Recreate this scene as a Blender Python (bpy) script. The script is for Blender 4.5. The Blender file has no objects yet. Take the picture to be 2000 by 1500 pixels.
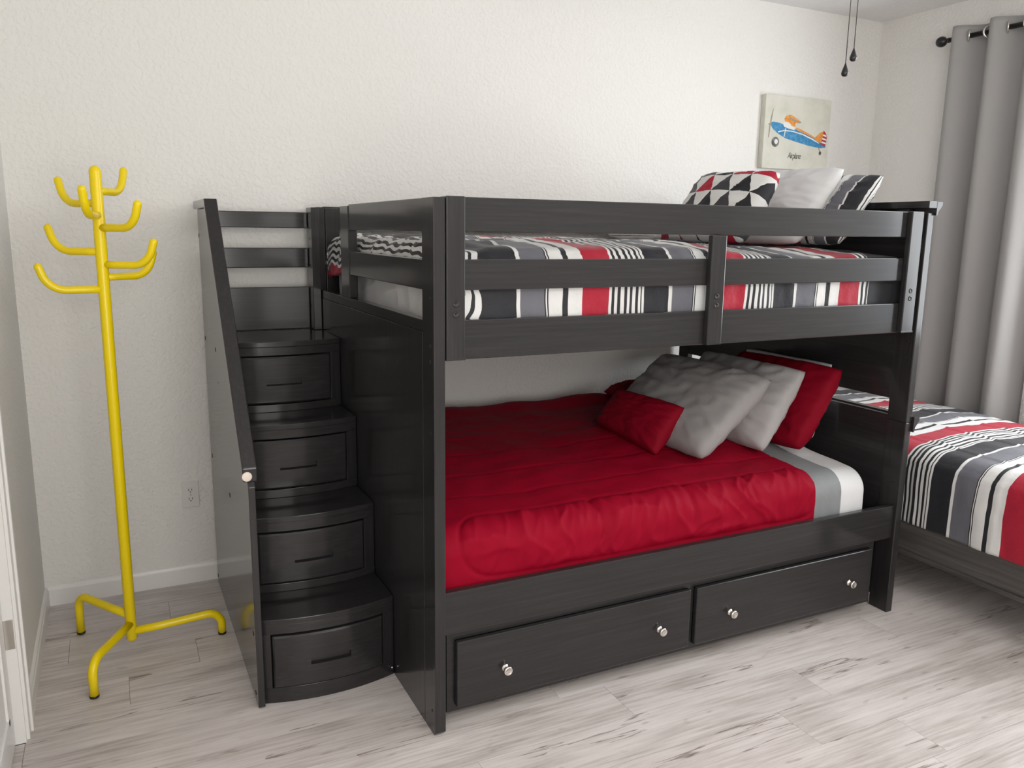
import bpy, bmesh, math, random
from mathutils import Vector, Matrix, noise
random.seed(7)
PI = math.pi
scene = bpy.context.scene
COL = scene.collection

# ------------------------------------------------------------------ camera
CAM = Vector((-0.7944, -2.0945, 1.5208))
yaw, pitch, roll, F = 0.46018, 0.18634, 0.013536, 1583.36
fw = Vector((math.sin(yaw)*math.cos(pitch), math.cos(yaw)*math.cos(pitch), -math.sin(pitch)))
rt = Vector((math.cos(yaw), -math.sin(yaw), 0)); up = rt.cross(fw)
r2 = rt*math.cos(roll) + up*math.sin(roll); u2 = up*math.cos(roll) - rt*math.sin(roll)
cd = bpy.data.cameras.new('camera'); cam = bpy.data.objects.new('camera', cd); COL.objects.link(cam)
M = Matrix((r2, u2, -fw)).transposed().to_4x4(); M.translation = CAM
cam.matrix_world = M
cd.sensor_width = 36.0; cd.lens = F/2000*36.0; cd.clip_start = 0.05
scene.camera = cam

# ------------------------------------------------------------------ light and exposure
scene.view_settings.view_transform = 'Standard'
scene.view_settings.look = 'None'
scene.view_settings.gamma = 1.0
scene.view_settings.use_curve_mapping = False
scene.view_settings.exposure = 0.14
w = bpy.data.worlds.new('daylight'); scene.world = w; w.use_nodes = True
w.node_tree.nodes['Background'].inputs[0].default_value = (0.86, 0.93, 1.0, 1)
w.node_tree.nodes['Background'].inputs[1].default_value = 1.2

def area(name, loc, direction, sx, sy, energy, color):
    l = bpy.data.lights.new(name, 'AREA'); l.shape = 'RECTANGLE'; l.size = sx; l.size_y = sy
    l.energy = energy; l.color = color
    o = bpy.data.objects.new(name, l); COL.objects.link(o); o.location = loc
    o.rotation_euler = Vector(direction).to_track_quat('-Z', 'Z').to_euler()
    return o
area('window_daylight', (3.40, -0.54, 1.62), (-1, 0.0, -0.25), 1.90, 1.40, 55, (0.95, 0.98, 1.0))
area('added_high_fill', (1.20, -2.78, 2.36), (-0.08, 1, -0.30), 2.9, 0.52, 26, (1.0, 0.945, 0.875))  # added fill lamp high behind the camera, in an invented transom
area('added_front_fill', (-0.42, -2.78, 1.35), (0.20, 1, 0.0), 1.15, 1.35, 31, (1.0, 0.955, 0.90))  # added fill lamp behind the camera, brightens the left side and under the bunk

# ------------------------------------------------------------------ helpers
def link(name, me, mat, parent=None, smooth=False):
    o = bpy.data.objects.new(name, me); COL.objects.link(o)
    if mat is not None and not me.materials: me.materials.append(mat)
    if smooth:
        me.polygons.foreach_set('use_smooth', [True]*len(me.polygons)); me.update()
    if parent is not None:
        o.parent = parent; o.location = -wloc(parent)
    return o
def wloc(o):
    v = o.location.copy()
    while o.parent is not None:
        o = o.parent; v += o.location
    return v
def bmobj(name, bm, mat, parent=None, smooth=False):
    me = bpy.data.meshes.new(name); bm.normal_update(); bm.to_mesh(me); bm.free()
    return link(name, me, mat, parent, smooth)
def soft(o, a=.35):
    o.data.set_sharp_from_angle(angle=a); return o
def thing(name, loc, label, cat, group=None):
    o = bpy.data.objects.new(name, None); COL.objects.link(o); o.location = loc
    o.empty_display_size = 0.05
    return tag(o, label, cat, group)
def tag(o, label, cat, group=None):
    o['label'] = label; o['category'] = cat
    if group: o['group'] = group
    return o
def struct(o):
    o['kind'] = 'structure'; return o

def add_box(bm, x0, x1, y0, y1, z0, z1, bev=0.0, seg=2):
    r = bmesh.ops.create_cube(bm, size=1.0)
    vs = r['verts']
    for v in vs:
        v.co = Vector((x0+(x1-x0)*(v.co.x+.5), y0+(y1-y0)*(v.co.y+.5), z0+(z1-z0)*(v.co.z+.5)))
    if bev > 0:
        es = list({e for v in vs for e in v.link_edges})
        bmesh.ops.bevel(bm, geom=es, offset=bev, segments=seg, affect='EDGES', profile=0.5)
def box(name, x0, x1, y0, y1, z0, z1, mat, parent=None, bev=0.003, seg=2):
    bm = bmesh.new(); add_box(bm, x0, x1, y0, y1, z0, z1, bev, seg)
    return bmobj(name, bm, mat, parent)
def prism(name, pts, axis, a0, a1, mat, parent=None, bev=0.0):
    """polygon pts in the two other axes, extruded along axis from a0 to a1"""
    bm = bmesh.new()
    def mk(p, a):
        if axis == 'x': return Vector((a, p[0], p[1]))
        if axis == 'y': return Vector((p[0], a, p[1]))
        return Vector((p[0], p[1], a))
    A = [bm.verts.new(mk(p, a0)) for p in pts]; B = [bm.verts.new(mk(p, a1)) for p in pts]
    bm.faces.new(A); bm.faces.new(list(reversed(B)))
    n = len(pts)
    for i in range(n): bm.faces.new((A[i], B[i], B[(i+1) % n], A[(i+1) % n]))
    bmesh.ops.recalc_face_normals(bm, faces=bm.faces)
    if bev > 0:
        bmesh.ops.bevel(bm, geom=list(bm.edges), offset=bev, segments=2, affect='EDGES', profile=0.5)
    return bmobj(name, bm, mat, parent)
def add_tube(bm, pts, rad, n=16, cap=True):
    pts = [Vector(p) for p in pts]; rings = []
    rad = rad if isinstance(rad, (list, tuple)) else [rad]*len(pts)
    t0 = (pts[1]-pts[0]).normalized()
    ref = Vector((0, 0, 1)) if abs(t0.z) < .9 else Vector((1, 0, 0))
    nrm = (ref - t0*ref.dot(t0)).normalized()
    for i, p in enumerate(pts):
        if i == 0: t = t0
        elif i == len(pts)-1: t = (pts[i]-pts[i-1]).normalized()
        else: t = ((pts[i+1]-pts[i]).normalized() + (pts[i]-pts[i-1]).normalized()).normalized()
        nrm = (nrm - t*nrm.dot(t)).normalized(); b = t.cross(nrm)
        rings.append([bm.verts.new(p + (nrm*math.cos(2*PI*k/n) + b*math.sin(2*PI*k/n))*rad[i]) for k in range(n)])
    for a, b in zip(rings, rings[1:]):
        for k in range(n): bm.faces.new((a[k], a[(k+1) % n], b[(k+1) % n], b[k]))
    if cap:
        bm.faces.new(list(reversed(rings[0]))); bm.faces.new(rings[-1])
    bmesh.ops.recalc_face_normals(bm, faces=bm.faces)
def tube(name, pts, rad, mat, parent=None, n=16):
    bm = bmesh.new(); add_tube(bm, pts, rad, n); return bmobj(name, bm, mat, parent, True)
def domed(pts, rad, steps=5):
    """append a rounded end to a tube path"""
    pts = [Vector(p) for p in pts]; d = (pts[-1]-pts[-2]).normalized()
    rads = [rad]*len(pts); e = pts[-1].copy()
    for i in range(1, steps+1):
        a = i/steps*PI/2*.97
        pts.append(e + d*rad*math.sin(a)); rads.append(rad*math.cos(a))
    return pts, rads
def arc_pts(c, r, u, v, a0, a1, n):
    return [Vector(c) + Vector(u)*r*math.cos(a0+(a1-a0)*i/n) + Vector(v)*r*math.sin(a0+(a1-a0)*i/n) for i in range(n+1)]
def lathe(name, prof, origin, axis, mat, parent=None, n=24):
    """prof: list of (radius, height along axis)"""
    ax = Vector(axis).normalized(); ref = Vector((0, 0, 1)) if abs(ax.z) < .9 else Vector((1, 0, 0))
    u = ax.cross(ref).normalized(); v = ax.cross(u); o = Vector(origin)
    bm = bmesh.new(); rings = []
    for r, h in prof:
        rings.append([bm.verts.new(o + ax*h + (u*math.cos(2*PI*k/n)+v*math.sin(2*PI*k/n))*max(r, 1e-5)) for k in range(n)])
    for a, b in zip(rings, rings[1:]):
        for k in range(n): bm.faces.new((a[k], a[(k+1) % n], b[(k+1) % n], b[k]))
    bm.faces.new(rings[0]); bm.faces.new(rings[-1])
    bmesh.ops.recalc_face_normals(bm, faces=bm.faces)
    o = bmobj(name, bm, mat, parent, True)
    return o
def N3(x, y, z=0.0): return noise.noise(Vector((x, y, z)))
def fbm(x, y, z=0.0): return N3(x, y, z) + .5*N3(2.1*x, 2.1*y, z+7) + .25*N3(4.3*x, 4.3*y, z+13)
def sstep(a, b, x):
    t = min(1, max(0, (x-a)/(b-a))); return t*t*(3-2*t)

# ------------------------------------------------------------------ materials
class NT:
    def __init__(s, name, rough=.5, base=(.5, .5, .5), spec=.5, metal=0.0):
        s.m = bpy.data.materials.new(name); s.m.use_nodes = True; s.t = s.m.node_tree
        s.b = s.t.nodes['Principled BSDF']; s.set('Roughness', rough); s.set('Base Color', (*base, 1))
        s.set('Specular IOR Level', spec); s.set('Metallic', metal)
    def set(s, k, v): s.b.inputs[k].default_value = v
    def n(s, typ, **kw):
        nd = s.t.nodes.new(typ)
        for k, v in kw.items():
            if k.startswith('i_'):
                key = k[2:]; key = int(key) if key.isdigit() else key.replace('_', ' ')
                nd.inputs[key].default_value = v
            else: setattr(nd, k, v)
        return nd
    def l(s, a, b): s.t.links.new(a, b)
    def coords(s, kind='Object', scale=(1, 1, 1)):
        tc = s.n('ShaderNodeTexCoord'); mp = s.n('ShaderNodeMapping'); mp.inputs['Scale'].default_value = scale
        s.l(tc.outputs[kind], mp.inputs['Vector']); return mp.outputs['Vector']
    def noise(s, vec, scale, detail=4, rough=.55):
        nd = s.n('ShaderNodeTexNoise'); nd.inputs['Scale'].default_value = scale
        nd.inputs['Detail'].default_value = detail; nd.inputs['Roughness'].default_value = rough
        s.l(vec, nd.inputs['Vector']); return nd.outputs['Fac']
    def ramp(s, fac, stops, interp='LINEAR'):
        nd = s.n('ShaderNodeValToRGB'); cr = nd.color_ramp; cr.interpolation = interp
        while len(cr.elements) < len(stops): cr.elements.new(1.0)
        for e, (p, c) in zip(cr.elements, stops):
            e.position = p; e.color = (*c, 1)
        s.l(fac, nd.inputs['Fac']); return nd.outputs['Color']
    def bump(s, h, strength=.3, dist=.01, prev=None):
        nd = s.n('ShaderNodeBump'); nd.inputs['Strength'].default_value = strength; nd.inputs['Distance'].default_value = dist
        s.l(h, nd.inputs['Height'])
        if prev is not None: s.l(prev, nd.inputs['Normal'])
        s.l(nd.outputs['Normal'], s.b.inputs['Normal']); return nd.outputs['Normal']
    def color(s, c): s.l(c, s.b.inputs['Base Color'])
    def math(s, op, a, b=None):
        nd = s.n('ShaderNodeMath', operation=op)
        for i, q in enumerate((a, b)):
            if q is None: continue
            if isinstance(q, (int, float)): nd.inputs[i].default_value = q
            else: s.l(q, nd.inputs[i])
        return nd.outputs[0]

def plain(name, base, rough=.5, spec=.5, metal=0.0):
    return NT(name, rough, base, spec, metal).m

def wall_material(name, base):
    k = NT(name, .62, base, .35)
    v = k.coords('Object'); a = k.noise(v, 62, 3, .5); b = k.noise(v, 16, 2, .5)
    h = k.ramp(a, [(.42, (0, 0, 0)), (.60, (1, 1, 1))])
    n1 = k.bump(h, .60, .0022); k.bump(b, .10, .005, n1)
    return k.m
M_WALL = wall_material('wall_paint', (.79, .775, .745))
M_CEIL = wall_material('ceiling_paint', (.87, .865, .86))
k = NT('trim_paint', .28, (.80, .79, .77), .5); k.bump(k.noise(k.coords(), 30, 2), .05, .002); M_TRIM = k.m

def wood_paint(name, stretch):
    k = NT(name, .45, (.03, .03, .03), .12)
    k.set('Coat Weight', .85); k.set('Coat Roughness', .13); k.set('Coat IOR', 1.42)
    v = k.coords('Object', stretch); g = k.noise(v, 34, 5, .65)
    k.color(k.ramp(g, [(.25, (.0145, .0137, .0141)), (.55, (.0215, .0202, .0208)), (.85, (.034, .032, .033))]))
    k.bump(g, .06, .0012)
    return k.m
WX = wood_paint('charcoal_wood_grain_along', (.09, 3, 3))
WY = wood_paint('charcoal_wood_grain_across', (3, .09, 3))
WZ = wood_paint('charcoal_wood_grain_upright', (3, 3, .09))
M_HOLE = plain('dark_hole', (.006, .006, .006), .6)
M_BOLT = plain('bronze_bolt', (.05, .047, .045), .3, .5, .9)
M_NICKEL = plain('brushed_nickel', (.74, .70, .65), .22, .5, 1.0)
M_FELT = plain('pale_felt', (.75, .66, .58), .9)

def plank_material():
    k = NT('grey_oak_planks', .34, (.4, .37, .35), .4)
    oi = k.n('ShaderNodeObjectInfo'); tc = k.n('ShaderNodeTexCoord')
    comb = k.n('ShaderNodeCombineXYZ')
    k.l(k.math('MULTIPLY', oi.outputs['Random'], 37.0), comb.inputs[0]); k.l(k.math('MULTIPLY', oi.outputs['Random'], 91.0), comb.inputs[1])
    add = k.n('ShaderNodeVectorMath', operation='ADD'); k.l(tc.outputs['Object'], add.inputs[0]); k.l(comb.outputs[0], add.inputs[1])
    def mp(sc):
        m = k.n('ShaderNodeMapping'); m.inputs['Scale'].default_value = sc; k.l(add.outputs[0], m.inputs['Vector']); return m.outputs[0]
    warp = k.noise(mp((1.3, 3.0, 1)), 2.2, 3)
    fine = k.noise(mp((1.2, 26, 1)), 3.2, 6, .62)
    broad = k.noise(mp((.8, 6, 1)), 1.7, 4, .6)
    mix = k.math('ADD', k.math('MULTIPLY', fine, .55), k.math('MULTIPLY', broad, .45))
    mix = k.math('ADD', mix, k.math('MULTIPLY', k.math('SUBTRACT', warp, .5), .25))
    mix = k.math('ADD', mix, k.math('MULTIPLY', k.math('SUBTRACT', oi.outputs['Random'], .5), .05))
    col = k.ramp(mix, [(.30, (.32, .280, .258)), (.42, (.49, .443, .422)), (.52, (.61, .558, .540)), (.68, (.72, .672, .655))])
    # dark cracks along the grain
    cr = k.noise(mp((.42, 8, 1)), 1.9, 4, .62)
    line = k.math('ABSOLUTE', k.math('SUBTRACT', cr, .5))
    msk = k.noise(mp((1.0, 5, 1)), 1.5, 2)
    line = k.math('ADD', line, k.math('MULTIPLY', k.math('LESS_THAN', msk, .60), .5))
    crk = k.ramp(line, [(.0, (.16, .13, .11)), (.007, (.45, .40, .37)), (.016, (1, 1, 1))])
    kn = k.noise(mp((7, 22, 1)), 1.0, 2); knt = k.ramp(kn, [(.25, (.62, .58, .54)), (.34, (1, 1, 1))])
    m0 = k.n('ShaderNodeMix', data_type='RGBA', blend_type='MULTIPLY'); m0.inputs[0].default_value = .8
    k.l(col, m0.inputs[6]); k.l(knt, m0.inputs[7]); col = m0.outputs[2]
    mul = k.n('ShaderNodeMix', data_type='RGBA', blend_type='MULTIPLY'); mul.inputs[0].default_value = .75
    k.l(col, mul.inputs[6]); k.l(crk, mul.inputs[7]); k.color(mul.outputs[2])
    k.bump(fine, .10, .002)
    return k.m
M_PLANK = plank_material()
M_GAP = plain('floor_gap', (.10, .09, .08), .8)

def fabric(name, base, rough=.75, sheen=.15, weave=900, wr=.25, wscale=9, spec=.25):
    k = NT(name, rough, base, spec)
    k.set('Sheen Weight', sheen)
    v = k.coords('Object'); a = k.noise(v, wscale, 5, .6); b = k.noise(v, weave, 1)
    n1 = k.bump(a, wr, .02); k.bump(b, .10, .0006, n1)
    return k.m
M_RED = fabric('crimson_quilt', (.255, .0025, .016), .6, 0, 700, .16, 11, .06)
M_REDP = fabric('crimson_pillow', (.205, .0025, .013), .65, 0, 900, .15, 9, .08)
M_GREYP = fabric('silver_pillow', (.27, .255, .255), .5, .05, 900, .12, 8)
M_LGREYP = fabric('pale_silver_pillow', (.36, .345, .345), .5, .05, 900, .12, 8)
M_WHITEF = fabric('white_cotton', (.62, .62, .625), .7, .03, 900, .14, 8)
M_GREYS = fabric('grey_sheet', (.20, .21, .215), .55, .1, 900, .25, 10)
M_BLACKS = fabric('black_sheet', (.022, .022, .026), .5, .1, 900, .3, 8)
M_CURT = fabric('grey_curtain', (.335, .325, .32), .8, .1, 1200, .10, 6)

WHT, BLK, GRY, RD = (.66, .655, .645), (.016, .016, .020), (.125, .125, .145), (.36, .010, .030)
PER = .55
def stripe_material():
    k = NT('striped_comforter', .55, (.5, .5, .5), .3); k.set('Sheen Weight', .1)
    uvn = k.n('ShaderNodeUVMap'); sep = k.n('ShaderNodeSeparateXYZ'); k.l(uvn.outputs[0], sep.inputs[0])
    f = k.math('FRACT', k.math('DIVIDE', sep.outputs[0], PER))
    st = [(0, RD)]; a, b = .097, .231; n = 6; cell = (b-a)/n
    for i in range(n):
        st.append((a+cell*i, WHT)); st.append((a+cell*i+cell*.52, BLK))
    st[-1] = (b-.008, WHT)
    st.insert(-1, (a+cell*(n-1)+cell*.40, BLK))
    st += [(.231, BLK), (.325, WHT), (.339, GRY), (.422, BLK), (.4255, WHT), (.431, BLK), (.434, WHT), (.481, BLK), (.499, WHT)]
    k.color(k.ramp(f, [(p/PER, c) for p, c in st], 'CONSTANT'))
    v = k.coords('Object'); n1 = k.bump(k.noise(v, 10, 5, .6), .30, .02); k.bump(k.noise(v, 800, 1), .1, .0006, n1)
    return k.m
M_STRIPE = stripe_material()
def triangle_material():
    k = NT('triangle_print', .65, (.5, .5, .5), .3)
    uvn = k.n('ShaderNodeUVMap'); sep = k.n('ShaderNodeSeparateXYZ'); k.l(uvn.outputs[0], sep.inputs[0])
    u = k.math('MULTIPLY', sep.outputs[0], 4.4); v = k.math('MULTIPLY', sep.outputs[1], 4.0)
    a = k.math('SUBTRACT', u, k.math('MULTIPLY', v, .5))
    fa, fb = k.math('FLOOR', a), k.math('FLOOR', v)
    tri = k.math('GREATER_THAN', k.math('ADD', k.math('FRACT', a), k.math('FRACT', v)), 1.0)
    cb = k.n('ShaderNodeCombineXYZ'); k.l(fa, cb.inputs[0]); k.l(fb, cb.inputs[1]); k.l(k.math('MULTIPLY', tri, 3.3), cb.inputs[2])
    wn = k.n('ShaderNodeTexWhiteNoise', noise_dimensions='3D'); k.l(cb.outputs[0], wn.inputs['Vector'])
    dk = k.ramp(wn.outputs['Value'], [(0, BLK), (.45, (.10, .10, .11)), (.62, (.04, .04, .045)), (.88, RD)], 'CONSTANT')
    lt = k.ramp(wn.outputs['Value'], [(0, WHT), (.72, RD), (.84, WHT)], 'CONSTANT')
    mx = k.n('ShaderNodeMix', data_type='RGBA'); k.l(tri, mx.inputs[0]); k.l(dk, mx.inputs[6]); k.l(lt, mx.inputs[7]); k.color(mx.outputs[2])
    k.bump(k.noise(k.coords(), 9, 4), .25, .02)
    return k.m
M_TRI = triangle_material()
M_YELLOW = plain('yellow_enamel', (.86, .65, .004), .25, .4)
M_BLACKMETAL = plain('black_metal', (.012, .011, .011), .32, .5)
M_BED2 = None
k = NT('weathered_grey_wood', .5, (.1, .1, .1), .4)
g = k.noise(k.coords('Object', (3, .10, 3)), 16, 6, .7)
k.color(k.ramp(g, [(.25, (.036, .033, .031)), (.5, (.078, .072, .068)), (.8, (.145, .136, .128))])); k.bump(g, .3, .003); M_BED2 = k.m

# ------------------------------------------------------------------ the room
XL, XR, YB, YF, ZC = -1.116, 3.372, 1.488, -2.75, 2.75
T = .12
# floor with planks
fl = struct(box('floor', XL-T, XR+T, YF-T, YB+T, -.10, -.012, M_GAP, None, 0))
PWID, PLEN = .185, 1.22
joint = {3: .55, 2: .20, 1: -.60, 0: -.83, -1: -.25, -2: .10, -3: .45, -4: .62, -5: 1.29, -6: 1.40-.35, -7: .15}
row = -19
yy = .58 + row*PWID
while yy < YB:
    y0, y1 = max(yy, YF), min(yy+PWID, YB)
    if y1 > y0 + .002:
        j = joint.get(row, random.uniform(0, PLEN))
        x = j - PLEN*math.ceil((j-XL)/PLEN)
        while x < XR:
            x0, x1 = max(x, XL), min(x+PLEN, XR)
            if x1-x0 > .01:
                box('plank', x0+.0005, x1-.0005, y0+.0005, y1-.0005, -.012, 0, M_PLANK, fl, 0)
            x += PLEN
    yy += PWID; row += 1
box('plank', XL-T+.002, XL-.0006, -.29, .492, -.012, 0, M_PLANK, fl, .0012, 1)
struct(box('wall_back', XL-T, XR+T, YB, YB+T, -.01, ZC, M_WALL, None, 0))
bm = bmesh.new()
OP = [(-1.02, .18, .66, 2.04), (-.27, 2.67, 2.09, 2.63)]        # invented window and transom, cut to hold the two fill lamps
for a in ((XL-T, -1.02, -.01, ZC), (-1.02, .18, -.01, .66), (-1.02, .18, 2.04, 2.09), (.18, XR+T, -.01, 2.09),
          (-1.02, -.27, 2.09, ZC), (-.27, 2.67, 2.63, ZC), (2.67, XR+T, 2.09, ZC)):
    add_box(bm, a[0], a[1], YF-T, YF, a[2], a[3])
struct(bmobj('wall_front', bm, M_WALL))
for wi, (q0, q1, q2, q3) in enumerate(OP):
    bm = bmesh.new(); qm = (q0+q1)/2
    for a in ((q0, q0+.04, q2, q3), (q1-.04, q1, q2, q3), (q0, q1, q2, q2+.04), (q0, q1, q3-.04, q3), (qm-.02, qm+.02, q2, q3)):
        add_box(bm, a[0], a[1], YF-.10, YF-.06, a[2], a[3], .003)
    struct(bmobj('window_%d' % (wi+2), bm, M_TRIM))  # frames of the made-up openings around the fill lamps, out of view
struct(box('ceiling', XL-T, XR+T, YF-T, YB+T, ZC, ZC+.1, M_CEIL, None, 0))
def wall_with_opening(name, x0, x1, oy0, oy1, oz0, oz1):
    bm = bmesh.new()
    add_box(bm, x0, x1, YF, oy0, -.01, ZC); add_box(bm, x0, x1, oy1, YB, -.01, ZC)
    add_box(bm, x0, x1, oy0, oy1, oz1, ZC)
    if oz0 > 0: add_box(bm, x0, x1, oy0, oy1, -.01, oz0)
    return struct(bmobj(name, bm, M_WALL))
DY0, DY1, DZ = -.30, .51, 2.04
wall_with_opening('wall_left', XL-T, XL, DY0, DY1, 0, DZ)
WY0, WY1, WZ0, WZ1 = -1.50, .42, .92, 2.32
wall_with_opening('wall_right', XR, XR+T, WY0, WY1, WZ0, WZ1)
# window frame (behind the curtain, outside the picture)
wf = bmesh.new()
for a in ((WY0, WY0+.05, WZ0, WZ1), (WY1-.05, WY1, WZ0, WZ1), (WY0, WY1, WZ0, WZ0+.05), (WY0, WY1, WZ1-.05, WZ1), (WY0, WY1, 1.60, 1.64)):
    add_box(wf, XR+.06, XR+.10, a[0], a[1], a[2], a[3], .003)
struct(bmobj('window_1', wf, M_TRIM))
def baseboard_profile(h=.083, t=.0135):
    return [(0, 0), (t, 0), (t, h*.80), (t*.75, h*.86), (t*.62, h*.94), (t*.25, h), (0, h)]
bp = baseboard_profile()
struct(prism('baseboard_back', [(YB-a, b) for a, b in bp], 'x', XL, XR, M_TRIM))
struct(prism('baseboard_left', [(XL+a, b) for a, b in bp], 'y', .572, YB-.0135, M_TRIM))
struct(prism('baseboard_right', [(XR-a, b) for a, b in bp], 'y', YF, YB-.0135, M_TRIM))
# closed door in the left wall
d = bpy.data.objects.new('door_1', None); COL.objects.link(d); d.location = (XL, .1, 0); struct(d)
def casing(name, y0, y1, z0, z1):
    bm = bmesh.new()
    add_box(bm, XL, XL+.012, y0, y1, z0, z1, .002)
    if z1-z0 > y1-y0:
        s = .012 if y1 > 0 else -.012
        add_box(bm, XL, XL+.019, (y1-.022 if s > 0 else y0), (y1 if s > 0 else y0+.022), z0, z1, .004)
    else: add_box(bm, XL, XL+.019, y0, y1, z1-.022, z1, .004)
    bmobj(name, bm, M_TRIM, d)
casing('casing', .508, .570, 0, DZ+.055); casing('casing', DY0-.058, DY0+.004, 0, DZ+.055); casing('casing', DY0+.004, .508, DZ-.004, DZ+.055)
box('jamb', XL-.11, XL+.003, .494, .51, 0, DZ, M_TRIM, d, .001)
box('jamb', XL-.11, XL+.003, DY0, DY0+.016, 0, DZ, M_TRIM, d, .001)
sl = box('door_slab', XL-.062, XL-.024, DY0+.018, .491, .010, DZ-.006, M_TRIM, d, .002)
for (z0, z1) in ((.13, .92), (1.05, 1.92)):
    for (y0, y1) in ((DY0+.12, .06), (.13, .385)):
        bm = bmesh.new()
        fr = .024; f = XL-.024
        for a in ((y0, y1, z0, z0+fr), (y0, y1, z1-fr, z1), (y0, y0+fr, z0, z1), (y1-fr, y1, z0, z1)):
            add_box(bm, f-.002, f+.007, a[0], a[1], a[2], a[3], .003)
        add_box(bm, f-.002, f+.004, y0+.05, y1-.05, z0+.05, z1-.05, .0035)
        bmobj('raised_panel', bm, M_TRIM, sl)
for zc in (.352, 1.05, 1.80):
    box('hinge', XL-.024, XL+.001, .4915, .4945, zc-.046, zc+.046, M_NICKEL, d, .0008)

# ------------------------------------------------------------------ bunk bed
H, LB, D = 1.609, 2.008, 1.440
TH = .034
bunk = thing('bunk_bed', (1.0, .7, 0), 'charcoal grey painted wooden bunk bed with slatted guard rails', 'bunk bed')
# foot end panel (left)
def hole(y, z, x, parent, r=.0055, nrm=(-1, 0, 0), name='bolt_hole'):
    lathe(name, [(r, -.004), (r, .0008), (r*.8, .0010)], (x, y, z), nrm, M_HOLE, parent, 12)
fp = box('end_panel', 0, TH, .092, D-.072, 0, 1.2335, WZ, bunk, .0015)
pp = [(0, .012), (.012, 0), (.0915, 0), (.0915, 1.609), (0, 1.609)]
fpost = prism('end_post', pp, 'x', 0, TH, WZ, bunk, .0016)
box('end_post', 0, TH, D-.0715, D, 0, 1.609, WZ, bunk, .002)
g_top, g_mid, g_low = (1.517, 1.609), (1.354, 1.440), (1.2345, 1.268)
for (z0, z1) in (g_top, g_mid):
    box('end_guard_rail', .003, TH-.003, .0920, .8750, z0, z1, WY, bunk, .0025)
box('end_guard_rail', .001, TH-.001, .0920, D-.072, *g_low, WY, bunk, .0015)
box('end_guard_post', 0, TH, .8755, .985, 1.2685, 1.604, WZ, bunk, .002)
for z in (1.335, 1.20, 1.155, .395, .315, .215, .075, .95): hole(.028, z, 0, fpost, .0045 if z not in (1.20, 1.155) else .0055)
# front guard rails and their clamping posts
RY0, RY1 = .020, .044
def rails(y0, y1, suffix=''):
    for (z0, z1) in ((1.517, 1.612), (1.355, 1.441), (1.158, 1.271)):
        box('guard_rail', TH+.001, LB-TH-.001, y0, y1, z0, z1, WX, bunk, .003)
rails(RY0, RY1)
def clamp_post(x0, x1, y0, y1, z1, front):
    c = box('rail_post', x0, x1, y0, y1, 1.160, z1, WZ, bunk, .0035)
    box('foot_band', x0-.0006, x1+.0006, y0-.0008, y1+.0006, 1.160, 1.1665, WX, c, .001)
    s = -1 if front else 1
    for z in (1.319, 1.290):
        yb = y0 if front else y1
        b = lathe('bolt', [(.0095, -.002), (.0095, .0012), (.0078, .0022), (.0062, .0022), (.0055, .0006), (.0022, .0006)], ((x0+x1)/2, yb, z), (0, s, 0), M_BOLT, c, 18)
clamp_post(.037, .094, -.002, .0195, 1.613, True)
clamp_post(.957, 1.018, -.002, .0195, 1.5165, True)
clamp_post(1.888, 1.952, -.002, .0195, 1.613, True)
# back guard rails by the wall
for (z0, z1) in ((1.517, 1.612), (1.355, 1.441), (1.158, 1.271)):
    box('guard_rail', TH+.001, LB-TH-.001, D-.044, D-.020, z0, z1, WX, bunk, .003)
box('rail_post', .037, .098, D-.068, D-.0445, 1.160, 1.605, WZ, bunk, .003)
box('rail_post', 1.888, 1.952, D-.068, D-.0445, 1.160, 1.605, WZ, bunk, .003)
hole(D-.068, 0, 0, bunk) if False else None
# lower side rails
box('side_rail', TH+.001, LB-TH-.001, .012, .038, .320, .457, WX, bunk, .003)
box('side_rail', TH+.001, LB-TH-.001, D-.038, D-.012, .320, .457, WX, bunk, .003)
# slat platforms carrying the mattresses
for zz in (.345, 1.175):
    for i in range(12):
        x = .06 + i*.159
        box('slat', x, x+.150, .0445, D-.0445, zz, zz+.018, WY, bunk, .002)
# head end (right): lower headboard, upper end panel, two crown mouldings
XI = LB-TH
def head_post(y0, y1):
    box('end_post', XI, LB-.001, y0, y1, 0, .800, WZ, bunk, .003)
    box('end_post', XI, LB-.001, y0, y1, .8005, 1.609, WZ, bunk, .003)
head_post(0, .088); head_post(D-.076, D)
box('head_panel', XI+.004, LB-.006, .0885, D-.0765, .05, .818, WY, bunk, .002)
box('head_panel', XI+.004, LB-.006, .0885, D-.0765, .884, 1.625, WY, bunk, .002)
def crown(z0, z1, name='crown_moulding'):
    h = z1-z0; a = LB-.001
    pts = [(a, z0), (a+.006, z0), (a+.010, z0+h*.30), (a+.026, z0+h*.62), (a+.028, z0+h*.70), (a+.030, z0+h*.72), (a+.030, z1), (a, z1)]
    return prism(name, pts, 'y', -.010, D+.004, WY, bunk)
crown(.762, .823)
crown(1.600, 1.650)
prism('crown_cap', [(XI-.012, 1.6255), (LB-.0015, 1.6255), (LB-.0015, 1.652), (XI-.012, 1.652)], 'y', -.010, D+.004, WY, bunk, .002)
for z in (1.12, 1.06, .55, .38): hole(.030, z, XI, bunk, .004)

# ------------------------------------------------------------------ staircase with drawers
XS = -.460; ST = .021
stair = thing('staircase', (-.23, .9, 0), 'charcoal grey stair chest with four drawer steps beside the bunk', 'staircase')
gp = prism('side_panel', [(.379, .004), (1.438, 0), (1.438, 1.589), (1.057, 1.589), (.379, .742)], 'x', XS, XS+ST, WZ, stair, .0015)
for (y, z) in ((1.425, 1.487), (1.40, 1.076), (1.056, 1.075), (1.387, .583), (.853, .574), (1.425, .035), (.421, .244), (.429, .032)):
    hole(y, z, XS, gp, .0085)
hole(1.03, .955, XS, gp, .002)
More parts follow.
